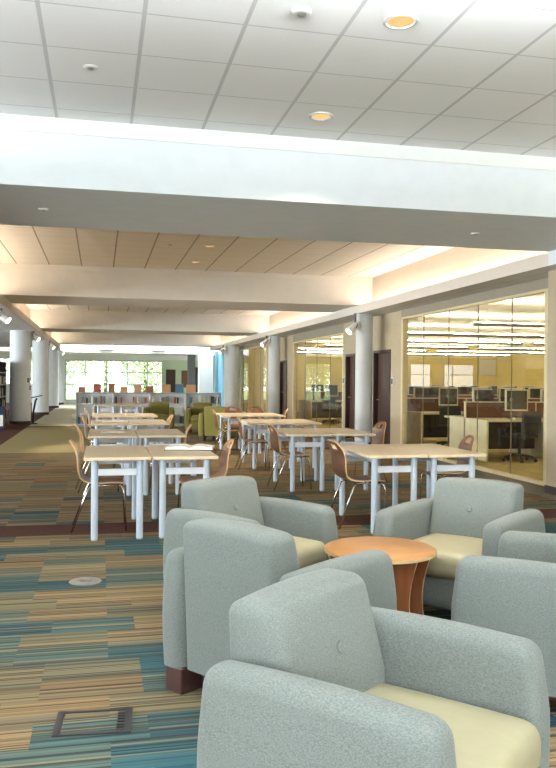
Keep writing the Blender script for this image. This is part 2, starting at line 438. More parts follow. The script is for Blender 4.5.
def door(n, a, b_, top):
    r = bpy.data.objects.new('door_%d' % n, None); COL.objects.link(r); r['kind'] = 'structure'
    r.location = (5.9, a, 0); L = b_-a
    for d in ((-.02, .15, 0, .06, 0, top), (-.02, .15, L-.06, L, 0, top), (-.02, .15, .06, L-.06, top-.06, top)):
        pbox('door_frame', M['door_frame'], r, *d, r=.003)
    pbox('door_leaf', M['door_wood'], r, .08, .125, .062, L-.062, .005, top-.062, r=.002)
    bm = bmesh.new(); tube(bm, [(.08, L-.14, 1.0), (.03, L-.14, 1.0), (.02, L-.17, 1.0), (.02, L-.27, 1.0)], .012); obj('door_handle', bm, M['steel'], r, True)
door(1, 15.36, 16.40, 2.07); door(2, 17.70, 18.40, 2.05); door(3, 24.64, 25.66, 2.05)

# outside windows
def outer_window(n, axis, at, a, b_, z0, z1, vs, hs, mat='shelf_white', th=.05):
    r = bpy.data.objects.new('window_%d' % n, None); COL.objects.link(r); r['kind'] = 'structure'
    def bar(u0, u1, w0, w1):
        d = (u0, u1, at-th, at+th, w0, w1) if axis == 'x' else (at-th, at+th, u0, u1, w0, w1)
        pbox('mullion', M[mat], r, *d, r=0)
    bar(a, b_, z0, z0+.06); bar(a, b_, z1-.06, z1); bar(a, a+.06, z0+.06, z1-.06); bar(b_-.06, b_, z0+.06, z1-.06)
    for v_ in vs: bar(v_-.025, v_+.025, z0+.06, z1-.06)
    for h_ in hs: bar(a+.06, b_-.06, h_-.022, h_+.022)
    d = (a, b_, at-.004, at+.004, z0, z1) if axis == 'x' else (at-.004, at+.004, a, b_, z0, z1)
    pbox('pane', M['glass'], r, *d, r=0)
outer_window(4, 'x', 46.1, -1.95, 3.57, .12, 2.45, (-.84, .35, 1.53, 2.7), (1.05, 1.75), 'shelf_grey')
outer_window(5, 'x', -5.1, -8, 5.2, .3, 3.3, (-5.4, -2.7, 0, 2.6), (2.3,))
outer_window(6, 'y', -12.1, 9, 30, .8, 2.5, (12, 15, 18, 21, 24, 27), (1.7,))
outer_window(8, 'y', -12.1, -3.5, 6.7, .8, 3.2, (-1, 1.6, 4.2), (2.2,))  # unseen window, added to bring light to the front ceiling and beam
outer_window(7, 'x', 46.1, -11.5, -2.6, 1.0, 2.5, (-10, -8.5, -7, -5.5, -4), (1.8,))
sbox('wall_rear_sill', M['beam_paint'], -1.95, 3.57, 46, 46.2, 0, .12)
sbox('wall_rear_header', M['beam_paint'], -12, 6.5, 46, 46.2, 2.5, 2.95)
sbox('wall_rear_strip', M['beam_paint'], -1.95, 3.57, 46, 46.2, 2.45, 2.5)
sbox('wall_rear_left', M['white_paint'], -2.6, -1.95, 46, 46.2, 0, 2.5)
sbox('wall_rear_low_left', M['white_paint'], -12, -2.6, 46, 46.2, 0, 1.0)
sbox('wall_rear_end', M['white_paint'], -12, -11.5, 46, 46.2, 1.0, 2.5)
sbox('wall_rear_right', M['green_wall'], 3.57, 6.5, 46, 46.2, 0, 2.5)
# small doors and post against the green far wall
sbox('door_4', M['door_frame'], 3.75, 4.3, 45.93, 46, 0, 1.95)
sbox('door_5', M['ply_dark'], 4.65, 5.05, 45.93, 46, .9, 1.9)
sbox('post', M['fixture_dark'], 4.75, 5.15, 43.3, 43.7, 0, 2.75)
sbox('trim_3', M['black'], 5.4, 5.8, 45.93, 46, 0, 2.1)
sbox('wall_white_panel', M['white_paint'], 4.93, 5.66, 39.9, 40.3, 0, 4.8)

# columns
def column(x, y, r, z1=2.83, n=40):
    bm = bmesh.new(); cyl(bm, (x, y), r, 0, z1, n); o = struct('column', bm, M['column'], smooth=True, angle=40)
    bm = bmesh.new(); cyl(bm, (x, y), r+.012, 0, .1, n); b_ = obj('base_ring', bm, M['baseboard'], o, True, 40)
    return o
COLS_L = [(-2.36, 24.9), (-2.22, 31.2), (-2.2, 38.2), (-2.2, 43.2)]
for x, y in COLS_L: column(x, y, .31)
for x, y, r in ((5.5, 15.9, .18), (5.5, 24.75, .19), (5.42, 32.6, .33)): column(x, y, r)

# ================================================================== ARMCHAIRS
def make_armchair(name, label, fab, group=None, loc=(0, 0, 0), rz=0.0, seat='vinyl'):
    t = thing(name, label, 'armchair', loc, rz, group)
    # arms: slabs with pillowed tops and softly swelling outer faces
    for s in (1, -1):
        def f(p, s=s):
            u = p.z/.26
            p = Vector(p)
            if p.y*s > 0: p.y += s*.022*math.cos(max(-1, min(1, u*.9+.1))*PI/2)
            if u > .2: p.x -= .03*(u-.2)*(1 if p.x > 0 else -.35)
            p.z += .012*math.cos(max(-1, min(1, p.x/.365))*PI/2)*(1 if u > .5 else 0)
            return p
        bm = bmesh.new(); pillow(bm, (.365, .062, .262), .05, (.0, s*.338, .378), f, mid=8, cs=5, flat=True)
        obj('arm', bm, fab, t, True)
    # back cushion: upright rear face, front face leaning backwards
    def fb(p):
        p = Vector(p); u = (p.z+.34)/.68; wx = max(0, min(1, (p.x+.076)/.152))
        p.x += wx*(.20*(1-u)) - (1-wx)*(-.015 + .03*u)
        p.x += .014*math.cos(p.y/.28*PI/2)*(1 if wx > .8 else 0)
        p.z += .012*math.cos(max(-1, min(1, p.y/.275))*PI/2)*(1 if u > .8 else 0)
        if p.z < .08 and wx > .5: p.x = min(p.x, .16)
        return p
    bm = bmesh.new(); pillow(bm, (.076, .274, .331), .042, (-.284, 0, .454), fb, mid=9, cs=5, flat=True)
    bk = obj('backrest', bm, fab, t, True)
    bm = bmesh.new(); lathe(bm, [(.016, -.004), (.019, .002), (.015, .006), (.006, .007)], n=18)
    for v in bm.verts:
        v.co = Vector((v.co.z, v.co.y, -v.co.x)); v.co = Matrix.Rotation(-.30, 3, 'Y') @ v.co + Vector((-.143, 0, .625))
    obj('button', bm, fab, bk, True)
    # seat
    def fs(p):
        p = Vector(p)
        if p.z > 0: p.z += .018*math.cos(p.x/.32*PI/2)*math.cos(p.y/.28*PI/2)
        return p
    bm = bmesh.new(); pillow(bm, (.29, .270, .075), .055, (.095, 0, .375), fs, mid=7)
    obj('seat_cushion', bm, M[seat], t, True)
    bm = bmesh.new(); pillow(bm, (.30, .272, .09), .02, (.05, 0, .215), None, mid=4, cs=2)
    obj('seat_base', bm, fab, t, True)
    for s in (1, -1):
        rl = pbox('base_rail', M['dark_wood'], t, -.30, .30, s*.325-.045, s*.325+.045, .085, .135)
        for x in (-.29, .29):
            bm = bmesh.new(); bbox(bm, x-.065, x+.065, s*.325-.055, s*.325+.055, 0, .12, r=.008)
            obj('foot', bm, M['dark_wood'], t)
    return t

R = math.radians
G_ARM = None
arm0 = make_armchair('armchair', 'nearest seafoam armchair at the bottom of the picture, seat facing right', M['fabric'], None, (.80, 2.12, 0), R(-48))
dup(arm0, (.81, 3.49, 0), R(36), 'seafoam armchair seen from behind, dark foot showing, left of the round table')
dup(arm0, (.91, 4.66, 0), R(-53), 'seafoam armchair partly hidden behind the one turned away, backs to the left tables')
dup(arm0, (2.13, 4.37, 0), R(-140), 'seafoam armchair facing the camera across the round table, button on its back')
dup(arm0, (2.06, 3.24, 0), R(136), 'seafoam armchair at the right edge, only its arms showing, facing the round table')
grn = make_armchair('green_armchair', 'olive green armchair facing the camera in front of the long white bookcase', M['fabric_green'], None, (2.62, 20.6, 0), R(-100), 'fabric_green')
dup(grn, (2.72, 17.9, 0), R(60), 'olive green armchair turned away, nearest to the right-hand rear tables')
dup(grn, (1.55, 21.2, 0), R(-95), 'olive green armchair behind the left row of tables, furthest left of the green ones')

# round side table
def side_table(loc):
    t = thing('side_table', 'round cherry wood side table among the seafoam armchairs', 'table', loc, R(20))
    bm = bmesh.new(); lathe(bm, [(.295, 0), (.305, .004), (.305, .020), (.298, .025)], n=56)
    for v in bm.verts: v.co.z += .482
    top = obj('tabletop', bm, M['cherry'], t, True, 40, mats=[M['cherry'], M['cherry_edge']])
    for p in top.data.polygons:
        if abs(p.normal.z) < .8: p.material_index = 1
    for k in range(3):
        bm = bmesh.new()
        n = 16; th = .018; rows = []
        for i in range(n+1):
            z = .482*(1-i/n); u = i/n
            rad = .19 - .035*math.sin(u*PI*.5)
            hw = .150 - .03*math.sin(PI*min(1, u*1.1))
            row = []
            for j in range(9):
                w = -hw + 2*hw*j/8
                bow = .045*(w/.135)**2
                row.append((rad+bow, w, z))
            rows.append(row)
        fv = [[bm.verts.new(p) for p in r_] for r_ in rows]
        for i in range(n):
            for j in range(8): bm.faces.new((fv[i][j], fv[i][j+1], fv[i+1][j+1], fv[i+1][j]))
        bmesh.ops.rotate(bm, verts=bm.verts, cent=(0, 0, 0), matrix=Matrix.Rotation(2*PI*k/3, 3, 'Z'))
        o = obj('leg', bm, None, t, True, mats=[M['cherry_leg'], M['cherry_edge']])
        sm = o.modifiers.new('ply', 'SOLIDIFY'); sm.thickness = th; sm.offset = 0; sm.material_offset_rim = 1; sm.use_even_offset = False
    return t
side_table((1.50, 4.04, 0))

# ================================================================== READING TABLES AND CHAIRS
def make_table(label, loc, group):
    t = thing('reading_table', label, 'table', loc, 0, group)
    bm = bmesh.new(); bbox(bm, -.288, .288, 0, 1.2, .705, .735, r=.006)
    top = obj('tabletop', bm, None, t, mats=[M['top_laminate'], M['top_edge']])
    for p in top.data.polygons:
        if abs(p.normal.z) < .9: p.material_index = 1
    for x in (-.195, .195):
        for y in (.11, 1.09):
            bm = bmesh.new(); cyl(bm, (x, y), .030, .012, .705, 20)
            l = obj('leg', bm, M['alu'], t, True, 40)
            bm = bmesh.new(); cyl(bm, (x, y), .027, 0, .012, 16); obj('leg_glide', bm, M['shelf_grey'], l, True, 40)
    for y in (.11, 1.09): pbox('crossbar', M['alu_bar'], t, -.168, .168, y-.012, y+.012, .565, .625)
    for x in (-.195, .195): pbox('side_rail', M['alu'], t, x-.012, x+.012, .14, 1.06, .655, .705)
    return t

def make_chair(label, face, loc, rz, group):
    t = thing('shell_chair', label, 'chair', loc, rz, group)
    prof = [(.225, .425), (.215, .441), (.17, .450), (.10, .452), (.03, .449), (-.04, .447), (-.10, .452), (-.145, .468), (-.178, .498), (-.196, .540), (-.203, .59), (-.205, .64), (-.210, .69), (-.222, .735), (-.240, .775), (-.262, .81), (-.280, .838)]
    # resample finer
    P = []
    for i in range(len(prof)-1):
        P.append(prof[i]); P.append(((prof[i][0]+prof[i+1][0])/2, (prof[i][1]+prof[i+1][1])/2))
    P.append(prof[-1]); n = len(P)
    def hw(u):
        if u < .10: return .165 + .035*math.sin(u/.10*PI/2)
        if u < .45: return .200 - .025*(u-.10)/.35
        if u < .72: return .175 + .022*math.sin((u-.45)/.27*PI/2)
        return max(.055, .197*math.sqrt(max(0, 1-((u-.72)/.30)**2)))
    bm = bmesh.new(); V_ = []; m = 16
    for i, (x, z) in enumerate(P):
        u = i/(n-1); w = hw(u); row = []
        for j in range(m+1):
            v = -1+2*j/m
            dish = .012*v*v
            row.append(bm.verts.new((x + (dish if u > .5 else 0), v*w, z + (dish if u <= .5 else 0))))
        V_.append(row)
    hc, hu, hv = .885*(n-1), 1.3, 2.6
    inside = lambda i, j: ((i-hc)/hu)**2 + ((j-m/2)/hv)**2 < 1
    for i in range(n-1):
        for j in range(m):
            ks = ((i, j), (i, j+1), (i+1, j+1), (i+1, j))
            if any(inside(*k) for k in ks): continue
            bm.faces.new([V_[a][b] for a, b in ks])
    bmesh.ops.delete(bm, geom=[v for v in bm.verts if not v.link_faces], context='VERTS')
    o = obj('seat_shell', bm, None, t, True, mats=[face, M['ply_edge']])
    sm = o.modifiers.new('ply', 'SOLIDIFY'); sm.thickness = .013; sm.offset = -1; sm.material_offset_rim = 1
    for s in (1, -1):
        y = s*.15; yo = s*.185
        bm = bmesh.new(); tube(bm, [(.16, y, .425), (.19, y, .424), (.205, yo*.97, .405), (.213, yo, .36), (.235, yo, .006)], .009); obj('leg', bm, M['chrome'], t, True)
        bm = bmesh.new(); tube(bm, [(-.05, y, .425), (-.085, y, .424), (-.105, yo*.97, .405), (-.125, yo, .36), (-.255, yo, .006)], .009); obj('leg', bm, M['chrome'], t, True)
        for x in (.235, -.255):
            pass
    bm = bmesh.new()
    for s in (1, -1): tube(bm, [(.17, s*.15, .426), (-.06, s*.15, .426)], .009)
    tube(bm, [(.05, -.15, .424), (.05, .15, .424)], .008)
    obj('seat_frame', bm, M['chrome'], t, True)
    return t

t0 = c0 = cd = None
ORD = ['front', 'second', 'third', 'fourth', 'fifth']
LY = [6.9, 9.5, 12.0, 14.4, 20.3]
RY = [6.75, 9.5, 12.0, 14.5]
def table(label, loc, group):
    global t0
    if t0 is None: t0 = make_table(label, loc, group); return t0
    return dup(t0, loc, 0, label, group)
def chair(label, loc, rz, group, dark=False):
    global c0, cd
    if dark:
        if cd is None: cd = make_chair(label, M['ply_dark'], loc, rz, group); return cd
        return dup(cd, loc, rz, label, group)
    if c0 is None: c0 = make_chair(label, M['ply'], loc, rz, group); return c0
    return dup(c0, loc, rz, label, group)
gt, gc = 'reading tables in two rows down the hall', 'bent plywood chairs at the reading tables'
for i, y in enumerate(LY):
    pos = ['nearest pair', 'second pair from the front', 'third pair from the front', 'fourth pair from the front', 'farthest pair'][i]
    extra = [' with an open book lying on its partner', '', ' ', '', ''][i].strip()
    table('maple topped table, left half of the %s in the left row' % pos, (.155, y, 0), gt)
    table('maple topped table, right half of the %s in the left row' % pos, (.745, y, 0), gt)
for i, y in enumerate(RY):
    x = 2.68 if i < 1 else 2.58
    pos = ['nearest pair', 'second pair from the front', 'third pair from the front', 'farthest pair'][i]
    table('maple topped table, left half of the %s in the right row' % pos, (x, y, 0), gt)
    table('maple topped table, right half of the %s in the right row' % pos, (x+.59, y, 0), gt)
for i, (y, dx, a) in enumerate(((7.55, 0, 0), (10.1, -.03, 6), (12.55, -.02, -4), (14.9, 0, 3))):
    chair('beech plywood chair on the left side of the %s table pair of the left row' % ORD[i], (.01+dx, y, 0), R(a), gc)
for i, (y, dx, a) in enumerate(((7.5, 0, 0), (10.0, -.12, -5), (12.6, -.12, 4))):
    chair('beech plywood chair on the right side of the %s table pair of the left row' % ORD[i], (.98+dx, y, 0), R(180+a), gc)
for i, (y, x, a) in enumerate(((7.30, 2.47, 3), (9.9, 2.42, 2), (12.15, 2.37, -3), (14.75, 2.36, 0))):
    chair('walnut plywood chair on the left side of the %s table pair of the right row' % ORD[i], (x, y, 0), R(a), gc, dark=True)
for i, (y, x, a) in enumerate(((7.75, 3.62, -6), (10.4, 3.62, 5), (15.3, 3.4, -8))):
    chair('walnut plywood chair on the right side of the %s table pair of the right row' % ('front', 'second', 'farthest')[i], (x, y, 0), R(180+a), gc, dark=True)
chair('dark plywood chair behind the farthest right table pair, left of two side by side', (2.76, 16.2, 0), R(-90), gc, dark=True)
chair('dark plywood chair behind the farthest right table pair, right of two side by side', (3.24, 16.25, 0), R(-90), gc, dark=True)

# open book and papers
def open_book(loc, rz):
    t = thing('open_book', 'open book with dark cover lying on the nearest left-row table', 'book', loc, rz)
    pbox('cover', M['black'], t, -.235, .235, -.155, .155, 0, .006, r=.002)
    for s in (-1, 1):
        bm = bmesh.new(); n = 10; top = []; bot = []
        for i in range(n+1):
            u = i/n; x = s*u*.225; h = .014 + .034*math.sin(min(1, u*2.2)*PI/2)*(1-.75*u)
            top.append([bm.verts.new((x, y, h+.004)) for y in (-.148, .148)]); bot.append([bm.verts.new((x, y, .006)) for y in (-.148, .148)])
        for i in range(n):
            bm.faces.new((top[i][0], top[i+1][0], top[i+1][1], top[i][1])); bm.faces.new((bot[i][0], bot[i+1][0], bot[i+1][1], bot[i][1]))
            for k in (0, 1): bm.faces.new((top[i][k], top[i+1][k], bot[i+1][k], bot[i][k]))
        for i in (0, n): bm.faces.new((top[i][0], top[i][1], bot[i][1], bot[i][0]))
        obj('page_block', bm, M['paper'], t, True, 40)
open_book((.86, 7.60, .736), R(-12))
bm = bmesh.new(); bbox(bm, .02, .32, 9.98, 10.2, .736, .742, r=.001); tag(obj('paper_stack', bm, M['paper']), 'white papers lying on the second table of the left row', 'paper')
bm = bmesh.new(); bbox(bm, .05, .36, 12.5, 12.75, .736, .742, r=.001); tag(obj('paper_stack', bm, M['paper']), 'white papers lying on the third table of the left row', 'paper')

# ================================================================== FLOOR FITTINGS
t = thing('floor_box', 'rectangular floor outlet with dark frame and slotted edge in the carpet', 'floor outlet', (-.015, 3.30, 0), R(-4))
for d in ((-.155, -.125, -.115, .115), (.125, .155, -.115, .115), (-.125, .125, -.115, -.095), (-.125, .125, .100, .115)):
    pbox('frame', M['iron'], t, *d, 0, .006, r=.001)
for k in range(7): pbox('slot_bar', M['iron'], t, .095, .125, -.09+k*.027, -.078+k*.027, 0, .005, r=0)
bm = bmesh.new(); lathe(bm, [(.108, 0), (.112, .003), (.104, .007), (.06, .008)], n=40)
t = thing('floor_disc', 'round grey floor outlet cover on the striped carpet', 'floor outlet', (-.09, 5.6, 0)); obj('cover_plate', bm, M['plate'], t, True, 40)
bm = bmesh.new(); lathe(bm, [(.045, .007), (.045, .010), (.04, .011)], n=24); obj('cap', bm, M['steel'], t, True, 40)

# ================================================================== CEILING FITTINGS
def downlight(x, y, z, r, label, warm=True):
    t = thing('downlight', label, 'ceiling light', (x, y, z), 0, 'recessed ceiling downlights')
    bm = bmesh.new(); lathe(bm, [(r, 0), (r, -.008), (r*.82, -.012), (r*.78, -.004), (r*.72, -.002)], n=32); obj('trim_ring', bm, M['fixture'], t, True, 40)
    bm = bmesh.new(); lathe(bm, [(r*.74, -.004), (r*.5, -.005), (r*.3, -.006)], n=28); obj('reflector', bm, M['lamp_warm'], t, True, 40)
    l = bpy.data.lights.new('down_lamp', 'SPOT'); l.energy = 160; l.spot_size = R(110); l.spot_blend = .6; l.color = (1, .84, .62); l.shadow_soft_size = .07
    lo = bpy.data.objects.new('down_lamp', l); COL.objects.link(lo); lo.parent = t; lo.location = (0, 0, -.02)
    return t
downlight(1.735, 4.41, 3.57, .105, 'warm recessed downlight nearest the top of the picture')
downlight(1.74, 6.15, 3.57, .10, 'warm recessed downlight just in front of the white beam')
downlight(1.74, 12.77, 3.6, .09, 'small recessed downlight in the first coffer, nearer one')
downlight(1.73, 14.59, 3.6, .09, 'small recessed downlight in the first coffer, farther one')
def sensor(x, y, z, r, h, name, label, cat):
    t = thing(name, label, cat, (x, y, z))
    bm = bmesh.new(); lathe(bm, [(r, .004), (r, -h*.4), (r*.8, -h*.8)], n=24); obj('housing', bm, M['fixture'], t, True, 40)
    bm = bmesh.new(); lathe(bm, [(r*.5, -h*.8), (r*.4, -h), (r*.15, -h*1.05)], n=18); obj('dome', bm, M['plate'], t, True, 40)
sensor(1.13, 4.43, 3.57, .06, .028, 'smoke_detector', 'white smoke detector left of the topmost downlight', 'detector')
sensor(-.08, 5.58, 3.57, .05, .012, 'sprinkler_cover', 'flat white sprinkler cover on the front ceiling at left', 'sprinkler')
sensor(-.53, 7.65, 3.0, .045, .02, 'sprinkler_cover', 'sprinkler cover under the left end of the front beam', 'sprinkler')
sensor(3.89, 7.68, 3.0, .045, .02, 'sprinkler_cover', 'sprinkler cover under the right end of the front beam', 'sprinkler')
sensor(1.09, 12.76, 3.6, .055, .02, 'smoke_detector', 'small detector left of the downlights in the first coffer', 'detector')

# cove tubes: real lamps in the coffer troughs; the front bay pair is added
def cove(x, a, b_, label, mat='cove'):
    t = thing('cove_light', label, 'lamp', (x, a, 2.885), 0, 'cove lamps hidden behind the fascias')
    L = b_-a
    pbox('channel', M['fixture'], t, -.06, .06, .05, L-.05, 0, .02, r=0)
    bm = bmesh.new(); tube(bm, [(0, .08, .075), (0, L/2, .075), (0, L-.08, .075)], .02, 8); obj('tube', bm, M[mat], t, True)
for k, (a, b_) in enumerate(((8.6, 15.7), (17.65, 26.05), (28.15, 37.15))):
    for side, x in (('right', 5.50), ('left', -2.06)):
        cove(x, a, b_, 'warm cove lamp behind the %s fascia of the %s ceiling coffer' % (side, ORD[k] if k else 'first'))

cove(5.45, -4.9, 6.7, 'added unseen white cove lamp behind the right fascia of the front ceiling bay', 'cove_added')  # out-of-view cove pair, added to brighten the front ceiling
cove(-2.06, -4.9, 6.7, 'added unseen white cove lamp behind the left fascia of the front ceiling bay', 'cove_added')
for k, y in enumerate((3.0, .2, -2.6)):  # pendants out of view, added to lift the front ceiling
    t = thing('linear_pendant', 'added unseen uplight pendant over the sitting area, %s' % ('nearest the white beam', 'middle one', 'nearest the windows')[k], 'lamp', (-1.75, y, 3.12), 0, 'added uplights over the sitting area')
    pbox('housing', M['fixture'], t, 0, 4.7, -.08, .08, 0, .03, r=0)
    pbox('lip', M['fixture'], t, 0, 4.7, -.085, -.08, 0, .07, r=0); pbox('lip', M['fixture'], t, 0, 4.7, .08, .085, 0, .07, r=0)
    bm = bmesh.new(); tube(bm, [(.04, 0, .055), (2.3, 0, .055), (4.66, 0, .055)], .022, 8); obj('tube', bm, M['uplight'], t, True)
    for xx in (.4, 4.3):
        bm = bmesh.new(); cyl(bm, (xx, 0), .005, .03, .45, 6); obj('hanger', bm, M['fixture'], t)
# can spotlights on the columns
def spot(x, y, z, aim, label):
    t = thing('can_spotlight', label, 'spotlight', (x, y, z), aim, 'can spotlights on the columns')
    tilt = R(35)
    def tf(bm): 
        for v in bm.verts: v.co = Matrix.Rotation(tilt, 3, 'Y') @ v.co
    bm = bmesh.new(); cyl(bm, (0, 0), .085, -.14, .14, 24, axis='x'); tf(bm); obj('housing', bm, M['fixture'], t, True, 40)
    bm = bmesh.new(); cyl(bm, (0, 0), .07, .141, .146, 20, axis='x'); tf(bm); obj('lens', bm, M['lamp_white'], t, True, 40)
    l = bpy.data.lights.new('can_lamp', 'SPOT'); l.energy = 420; l.spot_size = R(95); l.spot_blend = .6; l.color = (1, .86, .66); l.shadow_soft_size = .07
    lo = bpy.data.objects.new('can_lamp', l); COL.objects.link(lo); lo.parent = t
    dv = Matrix.Rotation(tilt, 3, 'Y') @ Vector((1, 0, 0)); lo.location = dv*.16; lo.rotation_euler = dv.to_track_quat('-Z', 'Y').to_euler()
    bm = bmesh.new(); tube(bm, [(0, -.1, 0), (-.05, -.1, .07), (-.05, 0, .12), (-.05, .1, .07), (0, .1, 0)], .012); obj('yoke', bm, M['fixture_dark'], t, True)
    bm = bmesh.new(); cyl(bm, (-.05, 0), .03, .1, 2.83-z, 14); obj('stem', bm, M['fixture_dark'], t, True, 40)
spot(5.20, 15.75, 2.52, R(200), 'can spotlight beside the nearest right-hand column, under the fascia')
spot(5.16, 24.6, 2.60, R(200), 'can spotlight beside the middle right-hand column')
spot(4.95, 32.3, 2.60, R(200), 'can spotlight beside the thick right-hand column near the blue wall')
spot(-1.95, 16.9, 2.66, R(-20), 'can spotlight at the left picture edge under the low ceiling')
spot(-1.95, 25.0, 2.66, R(-20), 'can spotlight on the nearest left-hand column')
spot(-1.85, 31.2, 2.64, R(-20), 'can spotlight on the second left-hand column')
spot(-1.8, 38.0, 2.62, R(-20), 'can spotlight on the third left-hand column')

# wall packs on the bright bulkhead
for px, lab in ((.30, 'left'), (2.95, 'right')):
    t = thing('wall_light', 'grey oblong fixture on the bright far bulkhead, %s one' % lab, 'wall light', (px, 41.0, 2.86), 0, 'fixtures on the far bulkhead')
    pbox('housing', M['shelf_grey'], t, -.37, .37, -.14, 0, -.02, .16, r=.02)
    pbox('diffuser', M['fixture_dark'], t, -.33, .33, -.12, -.02, -.04, -.02, r=0)

# card readers by doors
for y, lab in ((15.2, 'right of the nearest dark door'), (18.52, 'right of the middle dark door')):
    t = thing('card_reader', 'small card reader on the wall %s' % lab, 'card reader', (5.9, y, 1.40), 0, 'card readers by the doors')
    pbox('body', M['fixture'], t, -.03, .006, -.045, .045, -.09, .09); pbox('face', M['iron'], t, -.036, -.03, -.03, .03, -.06, .06, r=.001)

# ================================================================== BOOKCASE AND FAR THINGS
BX0, BX1, BY = -.68, 3.55, 23.3
t = thing('long_bookcase', 'long low white and grey open bookcase across the hall', 'bookcase', (0, BY, 0))
pbox('top', M['shelf_grey'], t, BX0, BX1, -.05, .55, .97, 1.0)
for x in (BX0, BX1-.04): pbox('side_panel', M['shelf_grey'], t, x, x+.04, -.03, .53, 0, .97)
n_bay = 4; bw = (BX1-BX0)/n_bay
for k in range(1, n_bay): pbox('upright', M['shelf_white'], t, BX0+k*bw-.015, BX0+k*bw+.015, 0, .5, .08, .97)
for z in (.08, .38, .68): pbox('shelf', M['shelf_white'], t, BX0+.04, BX1-.04, 0, .5, z-.02, z)
pbox('back_panel', M['shelf_white'], t, BX0+.04, BX1-.04, .24, .26, .08, .97, r=0)
pbox('base', M['shelf_grey'], t, BX0+.04, BX1-.04, .03, .47, 0, .06)
proto = {}
def book(x, y, z, w, d, h, mi, label, group, lean=0.0, face=False):
    t = thing('book', label, 'book', (x, y, z), 0, group); t.rotation_euler = (R(lean), 0, 0)
    pbox('cover', BOOK[mi], t, -w/2, w/2, 0, d, 0, h, r=0)
    pbox('pages', M['paper'], t, -w/2+.004, w/2-.004, .004, d-.004, h-.0005, h+.003, r=0)
    return t
tops = [(-.52, 1, .18, .16, 'brown', 7), (-.08, 7, .22, .24, 'rust red', 1), (.33, 7, .18, .27, 'brown', 7), (.68, 3, .2, .17, 'pale tan', 3), (1.09, 6, .22, .23, 'orange', 6), (1.43, 6, .22, .20, 'deep orange', 7), (1.93, 3, .24, .24, 'tan', 3), (2.32, 0, .24, .26, 'white and blue', 5), (2.66, 6, .28, .24, 'orange and brown', 6)]
names = ['leftmost', 'second from left', 'third from left', 'fourth from left', 'middle', 'fourth from right', 'third from right', 'second from right', 'rightmost']
for k, (x, _, w, h, cname, mi) in enumerate(tops):
    book(x, BY+.12, 1.0, w, .05, h, mi, '%s display book on top of the long bookcase, %s' % (cname, names[k]), 'display books on top of the long bookcase', lean=-8)
rowname = {.08: 'bottom', .38: 'middle', .68: 'top'}
for k in range(n_bay):
    for z in (.38, .68, .08):
        x = BX0+k*bw+.06
        while x < BX0+(k+1)*bw-.12:
            w = random.choice((.04, .05, .07)); h = random.uniform(.16, .24)
            mi = random.choice((0, 0, 0, 4, 2, 1, 0, 5))
            if random.random() < .8:
                b_ = book(x+w/2, BY+.03, z, w, .17, h, mi, '%s book in the %s row, %s bay of the long bookcase' % (['white', 'red', 'dark', 'tan', 'grey', 'blue', 'orange', 'rust'][mi], rowname[z], ['leftmost', 'second', 'third', 'rightmost'][k]), 'books in the long bookcase')
            x += w+random.uniform(.02, .10)

# book stacks at far left
def stack(x0, x1, y, label, hh):
    t = thing('book_stack', label, 'bookcase', (0, y, 0))
    for yy in (0, 2.7): pbox('end_panel', M['stack_dark'], t, x0, x1, yy, yy+.05, 0, hh)
    for x in (x1-.04,): 
        for yy in (.9, 1.8): pbox('upright', M['stack_dark'], t, x0, x1, yy, yy+.04, 0, hh, r=0)
    for k in range(5): pbox('shelf', M['shelf_grey'], t, x0, x1, .05, 2.7, .1+k*.36, .125+k*.36, r=0)
    pbox('back_panel', M['stack_dark'], t, x0, x0+.03, .05, 2.7, .1, hh, r=0)
    pbox('canopy', M['stack_dark'], t, x0, x1, .0, 2.75, hh, hh+.03)
    return t
stack(-3.25, -2.82, 22.6, 'dark metal library shelving at the left picture edge beside the column', 1.85)
for k in range(4):
    y = 22.75
    while y < 25.2:
        w = random.uniform(.05, .12); h = random.uniform(.22, .30)
        mi = random.choice((0, 4, 2, 5, 0))
        if any(a_-w < y < a_+.05 for a_ in (23.5, 24.4)): y += .12
        tt = book(-2.92, y, .125+.36*k+.36*0, .16, w, h, mi, '%s book on the %s shelf of the dark shelving' % (['white', 'red', 'dark', 'tan', 'grey', 'blue'][mi], ['lowest', 'second', 'third', 'fourth'][k]), 'books in the shelving at far left')
        y += w+.01+(.5 if random.random() < .06 else 0)
t = thing('navy_bin', 'navy blue bin with white sheet by the left shelving', 'bin', (-2.62, 22.3, 0))
pbox('body', M['navy'], t, -.19, .10, -.15, .15, 0, .62, r=.02); pbox('sheet', M['paper'], t, -.04, .08, -.156, -.151, .1, .4, r=0)
# sloped stand on the first column
t = thing('sign_stand', 'black sloping stand leaning against the nearest left column', 'stand', (-1.98, 25.0, 0))
bm = bmesh.new(); tube(bm, [(-.02, 0, 0), (.0, 0, .4), (.06, 0, .72), (.10, 0, .78)], .03); obj('post', bm, M['black'], t, True)
bm = bmesh.new(); bbox(bm, -.02, .30, -.15, .15, .0, .03)
for v in bm.verts: v.co = Matrix.Rotation(R(-12), 3, 'Y') @ v.co + Vector((-.04, 0, .79))
obj('sloped_top', bm, M['black'], t)
bm = bmesh.new(); bbox(bm, -.1, .12, -.14, .14, 0, .03); obj('foot', bm, M['black'], t)
# little plates on the column
for z, dx, lab in ((1.33, .245, 'upper'), (1.10, .29, 'lower')):
    a = math.acos(dx/.31); 
    tt = thing('switch_plate', '%s small dark plate on the nearest left-hand column' % lab, 'switch', (-2.36+.311*math.cos(-a), 24.9+.311*math.sin(-a), z), -a)
    pbox('plate', M['iron'], tt, -.002, .012, -.04, .04, -.06, .06, r=.002); pbox('toggle', M['fixture'], tt, .012, .02, -.01, .01, -.02, .02, r=0)

